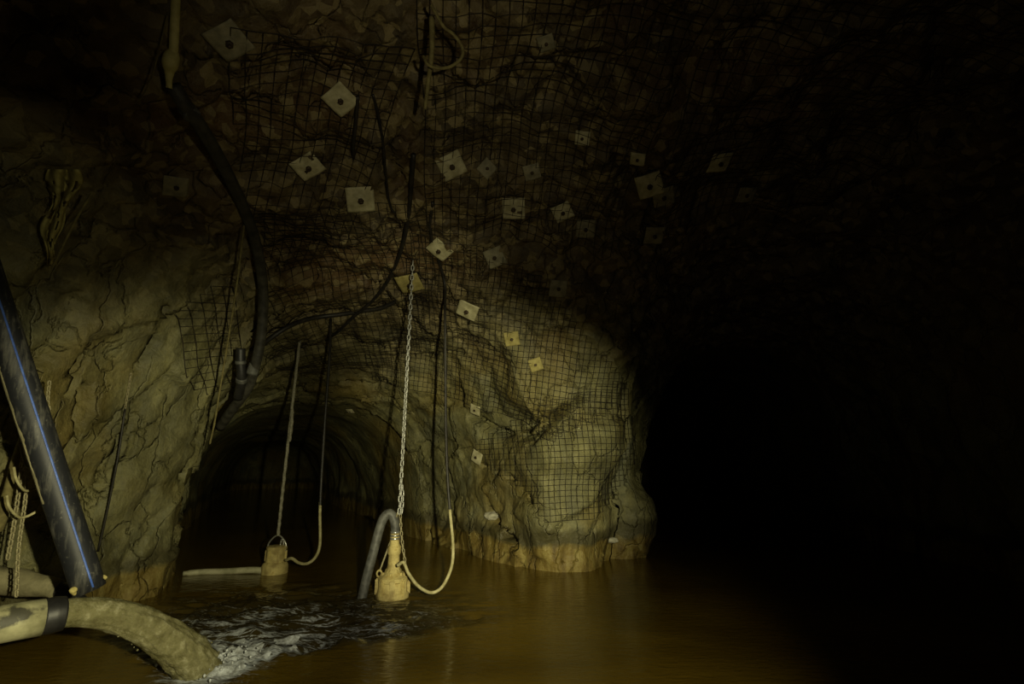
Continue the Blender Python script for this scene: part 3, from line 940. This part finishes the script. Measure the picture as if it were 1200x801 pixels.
for a, b in ((0.32, 0.38), (0.66, 0.72)):
    pth = spline(stub, 10); i, j = int(a * 30), int(b * 30)
    tube('band', [pth[i], pth[j]], 0.064, M['greyhose'], root, sides=18, n=2)

pp = [at(207, -30, 3.3), at(205, 20, 3.35), at(203, 62, 3.4), at(200, 78, 3.42)]
root = tag(empty('hanging_pipe', pp[-1]), 'thin yellowed pipe hanging from the roof, its lower joint wrapped', 'pipe')
tube('pipe_body', pp, 0.028, M['hangpipe'], root, sides=14)
tube('wrapped_joint', [at(202, 60, 3.4), at(200, 72, 3.4), at(199, 86, 3.43), at(198, 103, 3.45)], lambda s: 0.032 + 0.016 * math.sin(math.pi * min(1, s * 1.6)) - 0.010 * s, M['hangpipe'], root, sides=16, rough=0.02)

o = tube('tie_rope', pix([(286, 264, 5.1), (278, 330, 5.35), (268, 395, 5.6), (258, 455, 5.75), (252, 492, 5.85), (246, 520, 5.9)]), 0.010, M['mudrope'], None, n=24, sides=8, twist=0.7, lobes=3, lobe=0.2)
tag(o, 'thin muddy rope slung from the black hose down across the left wall', 'rope')

def draped(name, pts, r, mat, label, cat='cable', gap=0.03, sides=8, bury=True):
    """a cable lying along the rock through the pixels where the photograph shows it"""
    P = []
    for u, v in pts:
        h, n, t = hit(u, v)
        P.append(h + soft_normal(h, 0.2) * (r + gap))
    Q = [P[0]] + [(P[i - 1] + P[i] * 2 + P[i + 1]) / 4 for i in range(1, len(P) - 1)] + [P[-1]]
    if bury:
        Q[-1] = hit(*pts[-1])[0] - soft_normal(Q[-1], 0.3) * 0.05
    o = tube(name, Q, r, mat, None, n=8, sides=sides)
    return tag(o, label, cat)

draped('roof_cable', [(484, 175), (482, 215), (480, 255), (470, 295), (455, 328), (436, 350), (412, 368), (396, 380), (388, 398)], 0.024, M['cable'], 'black cable running down the roof from the hanging muddy strip to the brow', gap=0.05)
draped('roof_cable', [(296, 408), (312, 392), (332, 379), (352, 371), (375, 366), (400, 366), (425, 358), (448, 358), (472, 352)], 0.034, M['cable'], 'black strand standing in for the dark crack line along the brow', gap=0.03)  # tube added for the dark line of the ledge crack
draped('roof_cable', [(418, 105), (417, 130), (415, 160), (414, 190)], 0.016, M['cable'], 'short black cable dropping beside the large plate high on the roof', gap=0.08)
draped('roof_cable', [(436, 105), (443, 130), (448, 160), (452, 200), (454, 235), (462, 250), (474, 244)], 0.013, M['cable'], 'thin dark cable trailing down the roof mesh, hooked at its end', gap=0.05)
lp = [at(505, 5, 3.5), at(519, 30, 3.6), at(531, 40, 3.65), at(541, 54, 3.7), at(541, 67, 3.7), at(530, 77, 3.7), at(515, 80, 3.7), at(502, 76, 3.7), at(496, 66, 3.72)]
cable('cable_loop', lp, 0.012, M['mudrope'], 'slack muddy cable loop hanging from the middle of the roof')
cable('hanging_strip', [at(506, 20, 3.7), at(506, 60, 3.75), at(502, 95, 3.85), at(498, 128, 3.95)], lambda s: 0.022 - 0.008 * s, M['mudrope'], 'straight muddy strap dangling beside the slack cable loop', 'strap')
cable('thin_wire', [at(196, 18, 3.3), at(186, 60, 3.35), at(176, 95, 3.4), at(163, 118, 3.45)], 0.005, M['mudrope'], 'thin stray wire hanging beside the yellowed pipe', 'wire')

# left wall hangings
ch = [hit(152, 438)[0] + Vector((0.05, -0.05, 0)), hit(146, 480)[0] + Vector((0.05, -0.06, 0))]
root = tag(empty('wall_chain', ch[-1]), 'short thin chain with a tail line, hanging down the middle of the left wall', 'chain')
chain_links(root, ch, 0.045, 0.026, 0.0045, M['rustchain'])
tail = [ch[1], ch[1].lerp(hit(114, 645)[0], 0.33) + Vector((0.06, -0.05, 0)), ch[1].lerp(hit(114, 645)[0], 0.66) + Vector((0.06, -0.05, 0)), hit(114, 645)[0] + Vector((0.04, -0.04, 0))]
tube('tail_line', tail, 0.010, M['cable'], root, sides=8)

def hang_chain(pts, label, L=0.060, W=0.036, w=0.0062):
    P = pix(pts)
    r = tag(empty('hanging_chain', P[-1]), label, 'chain', 'muddy chains behind the black pipe')
    chain_links(r, P, L, W, w, M['rustchain'])
hang_chain([(30, 512, 3.85), (24, 560, 3.8), (17, 610, 3.75), (9, 655, 3.7)], 'muddy chain hanging nearest the left edge behind the striped pipe')
hang_chain([(36, 530, 3.75), (29, 590, 3.7), (22, 640, 3.65), (20, 682, 3.55), (19, 702, 3.5)], 'longest muddy chain, reaching down to the pale discharge pipe', 0.055, 0.032, 0.0058)
hang_chain([(58, 446, 3.95), (56, 470, 3.95), (58, 480, 3.95)], 'short scrap of chain peeping out above the striped pipe', 0.05, 0.03, 0.005)
o = tube('muddy_strap', pix([(32, 500, 4.0), (20, 540, 4.0), (8, 585, 3.95), (-4, 622, 3.9)]), 0.035, M['mudrope'], None, n=8, sides=12, rough=0.012)
tag(o, 'wide yellow muddy strap slanting down behind the hanging chains', 'strap')
for (a, b, lab) in (((25, 536), (48, 541), 'topmost of three muddy rope hooks curling under the striped pipe'), ((17, 563), (48, 569), 'middle one of three muddy rope hooks by the hanging chains'), ((9, 596), (43, 599), 'lowest of three muddy rope hooks by the hanging chains')):
    t = 3.62
    m = ((a[0] + b[0]) / 2, (a[1] + b[1]) / 2 + 9)
    pts = pix([(a[0] - 1, a[1] - 16, t), (a[0] + 2, a[1] - 2, t), (m[0] - 4, m[1] - 1, t - .03), (m[0] + 6, m[1] - 2, t - .03), (b[0], b[1], t)])
    tag(tube('rope_hook', pts, 0.009, M['mudcable'], None, sides=10), lab, 'rope', 'muddy rope hooks under the striped pipe')

# torn sheeting on the upper left wall
bm = bmesh.new()
nu, nv = 16, 34
base_u = [(62, 198), (90, 215), (82, 262), (70, 308)]
grid = []
for i in range(nv):
    s = i / (nv - 1)
    cu = 74 - 16 * s + 4 * math.sin(s * 7); cv = 198 + 112 * s
    wd = 20 * (1 - 0.72 * s) * (1 + 0.35 * math.sin(s * 13))
    row = []
    for j in range(nu):
        w_ = j / (nu - 1) - 0.5
        h, n, t = hit(cu + wd * 0, cv)
        p = at(cu + wd * w_ * 2 * 0.9, cv, t * 0.93)
        p += ray(cu, cv) * (0.05 * math.sin(w_ * 11 + s * 5) + 0.05 * mnoise.noise(Vector((w_ * 4, s * 6, 3))))
        row.append(bm.verts.new(p))
    grid.append(row)
for i in range(nv - 1):
    for j in range(nu - 1):
        if mnoise.noise(Vector((j * 0.45, i * 0.3, 9))) > 0.22 and 3 < i < 28: continue
        bm.faces.new((grid[i][j], grid[i][j + 1], grid[i + 1][j + 1], grid[i + 1][j]))
loose = [v for v in bm.verts if not v.link_faces]
bmesh.ops.delete(bm, geom=loose, context='VERTS')
o = bm_obj('torn_cloth', bm, M['cloth'])
sm = o.modifiers.new('thick', 'SOLIDIFY'); sm.thickness = 0.006
tag(o, 'torn muddy rag hanging high on the left wall', 'cloth')
cable('thin_rope', pix([(108, 226, 3.5), (92, 252, 3.5), (80, 275, 3.5), (68, 300, 3.5), (62, 312, 3.5)]), 0.008, M['mudrope'], 'thin muddy rope slanting past the torn rag on the left wall', 'rope')

# ------------------------------------------------------------------ rock bolt plates
def plate(u, v, px, ang, label, mat='plate', asp=1.0, dome=0.05, group='square rock bolt plates'):
    p, n, t = hit(u, v)
    n = soft_normal(p, 0.16)
    to = (CAM - p).normalized()
    n = (n + to * 0.25).normalized()
    S = px * t / FPX
    right = Vector((1, 0, 0)); upv = Vector((0, -SP, CP))
    a = math.radians(ang)
    x = right * math.cos(a) + upv * math.sin(a)
    x = (x - n * x.dot(n)).normalized()
    y = n.cross(x)
    y_ = n.cross((right * math.cos(math.radians(ang)) + upv * math.sin(math.radians(ang))).cross(n).cross(n)).normalized()
    x_ = y_.cross(n)
    o_ = p + n * 0.035
    for lift in (0.035, 0.06, 0.09, 0.12, 0.16, 0.20):
        o_ = p + n * lift
        free = 0
        for sx in (-.45, 0, .45):
            for sy in (-.45, 0, .45):
                q = o_ + x_ * sx * S + y_ * sy * S * asp
                dq = q - CAM
                free += ROCK.ray_cast(CAM, dq.normalized(), dq.length)[0] is None
        if free >= 9: break
    R = Matrix((x, y, n)).transposed()
    root = tag(empty('rock_bolt_plate', o_), label, 'plate', group)
    bm = bmesh.new()
    N = 12
    g = [[None] * (N + 1) for _ in range(N + 1)]
    sd = random.uniform(0, 100)
    for i in range(N + 1):
        for j in range(N + 1):
            px_, py_ = i / N - 0.5, j / N - 0.5
            r = math.hypot(px_, py_)
            z = dome * S * (0.9 * math.exp(-(r / 0.20) ** 2)) - 0.10 * S * r * r + 0.025 * S * mnoise.noise(Vector((px_ * 2 + sd, py_ * 2, 0)))
            g[i][j] = bm.verts.new(o_ + R @ Vector((px_ * S, py_ * S * asp, z)))
    for i in range(N):
        for j in range(N):
            bm.faces.new((g[i][j], g[i + 1][j], g[i + 1][j + 1], g[i][j + 1]))
    po = bm_obj('plate', bm, M[mat], root)
    so = po.modifiers.new('thick', 'SOLIDIFY'); so.thickness = max(0.008, 0.035 * S); so.offset = -1
    b0 = o_ + n * (dome * S * 0.75)
    lathe('washer', b0, [(0.17 * S, 0), (0.17 * S, 0.02 * S), (0.10 * S, 0.05 * S)], M[mat], root, 18, n)
    lathe('nut', b0 + n * 0.03 * S, [(0.115 * S, 0), (0.115 * S, 0.10 * S), (0.09 * S, 0.12 * S)], M['bolt'], root, 6, n)
    lathe('bolt_end', b0 + n * 0.12 * S, [(0.05 * S, 0), (0.05 * S, 0.09 * S), (0.035 * S, 0.10 * S)], M['bolt'], root, 10, n)
    return root

PL = [
    (268, 45, 40, 40, 'large dim plate high on the left roof beside the hanging yellowed pipe', 'plate_dim'),
    (399, 113, 31, 52, 'large clean tilted plate high on the roof left of the muddy strap', 'plate'),
    (360, 193, 30, 35, 'grey plate tilted on the roof below the large clean one', 'plate'),
    (528, 192, 29, 28, 'bright diamond-set plate in the middle of the roof', 'plate'),
    (421, 228, 31, -8, 'nearly square yellowish plate on the roof above the brow', 'plate'),
    (602, 243, 26, 3, 'level bright plate with a ring-shaped bolt, right of the middle', 'plate'),
    (659, 247, 22, 35, 'small bright bent plate just right of the level ring-bolted one', 'plate'),
    (516, 291, 25, -60, 'narrow steeply tilted plate beside the black hanging cable', 'plate'),
    (581, 299, 22, 25, 'dull plate half lost in shade below the level ring-bolted plate', 'plate_dim'),
    (481, 323, 27, 20, 'mud-yellow plate where the long grey chain is hung', 'plate_mud'),
    (551, 358, 24, -25, 'dull plate under the mesh right of the hanging black cable', 'plate'),
    (653, 335, 20, -5, 'faint plate at the shaded upper right of the rock pillar', 'plate_dim'),
    (683, 160, 17, 80, 'small pale plate alone on the dark roof right of the middle', 'plate'),
    (640, 45, 19, 40, 'small grey plate near the top, right of the slack cable loop', 'plate_dim'),
    (748, 184, 17, 10, 'small plate with a crescent gleam on the dark right roof', 'plate'),
    (841, 187, 25, -5, 'pale square plate furthest up on the dark right roof', 'plate'),
    (761, 213, 29, 30, 'ridged grey plate overlapping a darker one on the right roof', 'plate'),
    (777, 229, 24, 25, 'darker plate half under the ridged grey one', 'plate_dim'),
    (873, 225, 20, 0, 'faint plate lowest at the right end of the roof', 'plate_dim'),
    (570, 197, 18, 50, 'small dim plate right of the bright diamond-set one', 'plate_dim'),
    (623, 200, 19, 20, 'dim plate above the level ring-bolted plate', 'plate_dim'),
    (686, 267, 22, 0, 'dim flat plate right of the small bent bright one', 'plate_dim'),
    (764, 268, 22, 0, 'dull dark plate on the right roof below the overlapping pair', 'plate_dim'),
    (203, 213, 25, -30, 'dim grey plate in the dark of the left roof', 'plate_dim'),
    (600, 396, 17, 10, 'muddy plate under the mesh on the upper rock pillar', 'plate_mud'),
    (558, 479, 13, -5, 'small pale plate on the pillar, upper of the two by the cable', 'plate'),
    (560, 535, 15, -15, 'small pale plate on the pillar, lower of the two by the cable', 'plate'),
    (628, 426, 15, 20, 'grey plate sunk in the mesh of the mid pillar', 'plate_mud'),
    (411, 480, 8, 20, 'tiny square plate on the shaded wall inside the drive', 'plate'),
]
for u, v, px, ang, lab, mt in PL:
    plate(u, v, px, ang, lab, mt)

# ------------------------------------------------------------------ welded wire mesh sheets pinned to the rock
def inside(poly, u, v):
    r = False
    for i in range(len(poly)):
        (x1, y1), (x2, y2) = poly[i], poly[i - 1]
        if (y1 > v) != (y2 > v) and u < (x2 - x1) * (v - y1) / (y2 - y1) + x1: r = not r
    return r

def wire_sheet(label, org, U, Vv, nu, nv, d, poly=None, sp=0.1, gap=0.03, thick=0.0095, ang=0.0):
    U, Vv, d, org = Vector(U).normalized(), Vector(Vv).normalized(), Vector(d).normalized(), Vector(org)
    if ang:
        ca, sa = math.cos(ang), math.sin(ang)
        U, Vv = U * ca + Vv * sa, Vv * ca - U * sa
    D = np.full((nu, nv), np.nan)
    for i in range(nu):
        for j in range(nv):
            w1 = 0.25 * sp * mnoise.noise(Vector((i * .12, j * .12, 1.0))) * 2
            loc, n, _, dist = ROCK.ray_cast(org + U * (i * sp + w1) + Vv * (j * sp - w1), d)
            if loc is not None: D[i, j] = dist
    S = D.copy()
    for _ in range(4):
        P_ = np.pad(S, 1, mode='edge')
        nb = np.stack([P_[:-2, 1:-1], P_[2:, 1:-1], P_[1:-1, :-2], P_[1:-1, 2:]])
        nb = np.where(np.isnan(nb), S[None], nb)
        S = np.minimum(D, 0.5 * S + 0.5 * nb.mean(0))
    bm = bmesh.new()
    vs = {}
    for i in range(nu):
        for j in range(nv):
            if np.isnan(S[i, j]): continue
            w1 = 0.25 * sp * mnoise.noise(Vector((i * .12, j * .12, 1.0))) * 2
            p = org + U * (i * sp + w1) + Vv * (j * sp - w1) + d * (S[i, j] - gap)
            if poly is not None:
                u, v = proj(p)
                if not inside(poly, u, v): continue
            vs[i, j] = bm.verts.new(p)
    for (i, j) in list(vs):
        q = [vs.get(x) for x in ((i, j), (i + 1, j), (i + 1, j + 1), (i, j + 1))]
        if None in q: continue
        if max((q[a].co - q[a - 1].co).length for a in range(4)) > sp * 4.5: continue
        bm.faces.new(q)
    bmesh.ops.delete(bm, geom=[v for v in bm.verts if not v.link_faces], context='VERTS')
    o = bm_obj('wire_mesh_sheet', bm, M['wire'])
    w_ = o.modifiers.new('wires', 'WIREFRAME')
    w_.thickness = thick; w_.use_even_offset = False; w_.use_boundary = True; w_.offset = 0
    return tag(o, label, 'wire mesh', 'rusty wire mesh sheets pinned to the rock')

wire_sheet('rusty wire mesh sheet over the left roof around the large clean plate', (-3.0, 2.4, 2.4), (1, 0, 0), (0, 1, 0), 26, 36, (0, 0, 1), [(248, -60), (520, -60), (500, 230), (330, 330), (285, 240)], 0.1, ang=0.5)
wire_sheet('rusty wire mesh sheet over the middle of the roof by the cable loop', (-0.6, 2.2, 2.6), (1, 0, 0), (0, 1, 0), 24, 38, (0, 0, 1), None, 0.1, ang=0.12)
wire_sheet('rusty wire mesh sheet on the dark right roof', (1.7, 2.4, 2.6), (1, 0, 0), (0, 1, 0), 26, 36, (0, 0, 1), None, 0.1, ang=0.03)
dv = Vector((0, 0.55, 0.835)).normalized(); vv = Vector((0, 0.835, -0.55)).normalized()
wire_sheet('wire mesh sheet wrapped over the brow above the dark drive', Vector((-3.6, 0, 0)) + dv * 4.4 + vv * 1.9, (1, 0, 0), vv, 34, 40, dv, [(300, 235), (330, 215), (500, 240), (512, 330), (500, 400), (470, 470), (400, 480), (300, 462), (305, 300)], 0.1, ang=0.05)
wire_sheet('wire mesh sheet on the upper pillar, crossed by chain and black cable', (-2.6, 4.2, 1.0), (1, 0, 0), (0, -0.25, 1), 58, 44, (0, 0.93, 0.35), [(480, 262), (560, 285), (640, 325), (690, 390), (740, 450), (715, 490), (650, 520), (600, 560), (560, 545), (535, 500), (440, 470), (405, 420), (470, 370)], 0.085, thick=0.011, ang=-0.12)
wire_sheet('wire mesh sheet on the bright lower pillar, its corner curling near the water', (-0.9, 5.0, 0.4), (1, 0, 0), (0, 0, 1), 42, 34, (0, 1, 0), [(552, 520), (600, 490), (650, 465), (735, 440), (748, 540), (720, 585), (694, 614), (636, 618), (618, 578), (570, 548)], 0.08, thick=0.011, ang=0.03)
wire_sheet('wire mesh sheet hung on the end of the left wall beside the drive', (-5.0, 3.8, 1.5), (0.92, 0.38, 0), (0, 0, 1), 26, 34, (-0.38, 0.92, 0.25), [(188, 362), (245, 332), (300, 318), (330, 330), (332, 420), (290, 475), (262, 500), (222, 452)], 0.1, thick=0.013, ang=0.14)

# stones at the foot of the pillar
def stone(u, v, r, label, sq=(1.2, 0.8, 0.7)):
    p, n, t = hit(u, v)
    bm = bmesh.new()
    c = p + n * r * 0.3
    bmesh.ops.create_icosphere(bm, subdivisions=3, radius=r, matrix=Matrix.Translation(c))
    for q in bm.verts:
        d = q.co - c
        d = Vector((d.x * sq[0], d.y * sq[1], d.z * sq[2]))
        q.co = c + d * (1 + 0.35 * mnoise.noise(d / r * 1.4 + Vector((u, v, 0))))
    o = bm_obj('stone', bm, M['stone'], None, False)
    tag(o, label, 'stone')
stone(577, 606, 0.10, 'pale stone lodged in a crack at the foot of the pillar')
stone(716, 632, 0.07, 'white stone low on the right flank of the pillar near the water', (1.4, 0.7, 0.6))
# ------------------------------------------------------------------ light: a hand torch swept from beside the camera, plus added fill spots
def spot(name, loc, target, power, size, blend, color, radius=0.03):
    d = bpy.data.lights.new(name, 'SPOT')
    d.energy = power
    d.spot_size = math.radians(size)
    d.spot_blend = blend
    d.color = color
    d.shadow_soft_size = radius
    o = bpy.data.objects.new(name, d)
    o.location = loc
    o.rotation_euler = (Vector(target) - Vector(loc)).to_track_quat('-Z', 'Y').to_euler()
    COL.objects.link(o)
    return o
WARM = (1.0, 0.93, 0.56)
TORCH = (0.42, 0.05, 1.62)
spot('torch', TORCH, at(165, 608, 5), 900, 43, 0.8, WARM)
spot('torch_sweep', (0.44, 0.05, 1.62), at(570, 548, 8), 1550, 40, 0.75, WARM)
spot('accent_fill', (0.43, 0.04, 1.63), at(478, 362, 7), 520, 26, 1.0, WARM)  # spot added to brighten the rock at the chain top
spot('accent_fill', (0.43, 0.04, 1.63), at(262, 405, 6.5), 260, 22, 1.0, WARM)  # spot added for the mesh on the end of the left wall
spot('accent_fill', (0.43, 0.04, 1.63), at(42, 272, 3.6), 60, 22, 1.0, WARM)  # spot added for the near rock and rag at the left edge
spot('roof_fill', (0.38, 0.0, 1.75), at(485, 175, 4.5), 105, 53, 1.0, (1.0, 0.90, 0.56))  # fill spot added to light the roof
spot('wide_fill', (0.38, 0.0, 1.75), at(700, 300, 4.5), 20, 105, 1.0, (1.0, 0.92, 0.66))  # weak wide fill added for the dark right side and roof
spot('water_fill', (0.40, 0.0, 1.75), at(640, 830, 3.5), 620, 54, 1.0, (1.0, 0.92, 0.66))  # spot added to light the near water
w = bpy.data.worlds.new('world'); SC.world = w
w.use_nodes = True
w.node_tree.nodes['Background'].inputs['Color'].default_value = (0, 0, 0, 1)
w.node_tree.nodes['Background'].inputs['Strength'].default_value = 0.0
SC.view_settings.view_transform = 'Standard'
SC.view_settings.look = 'None'
SC.view_settings.exposure = 0.0
SC.view_settings.gamma = 1.0
SC.view_settings.use_curve_mapping = False
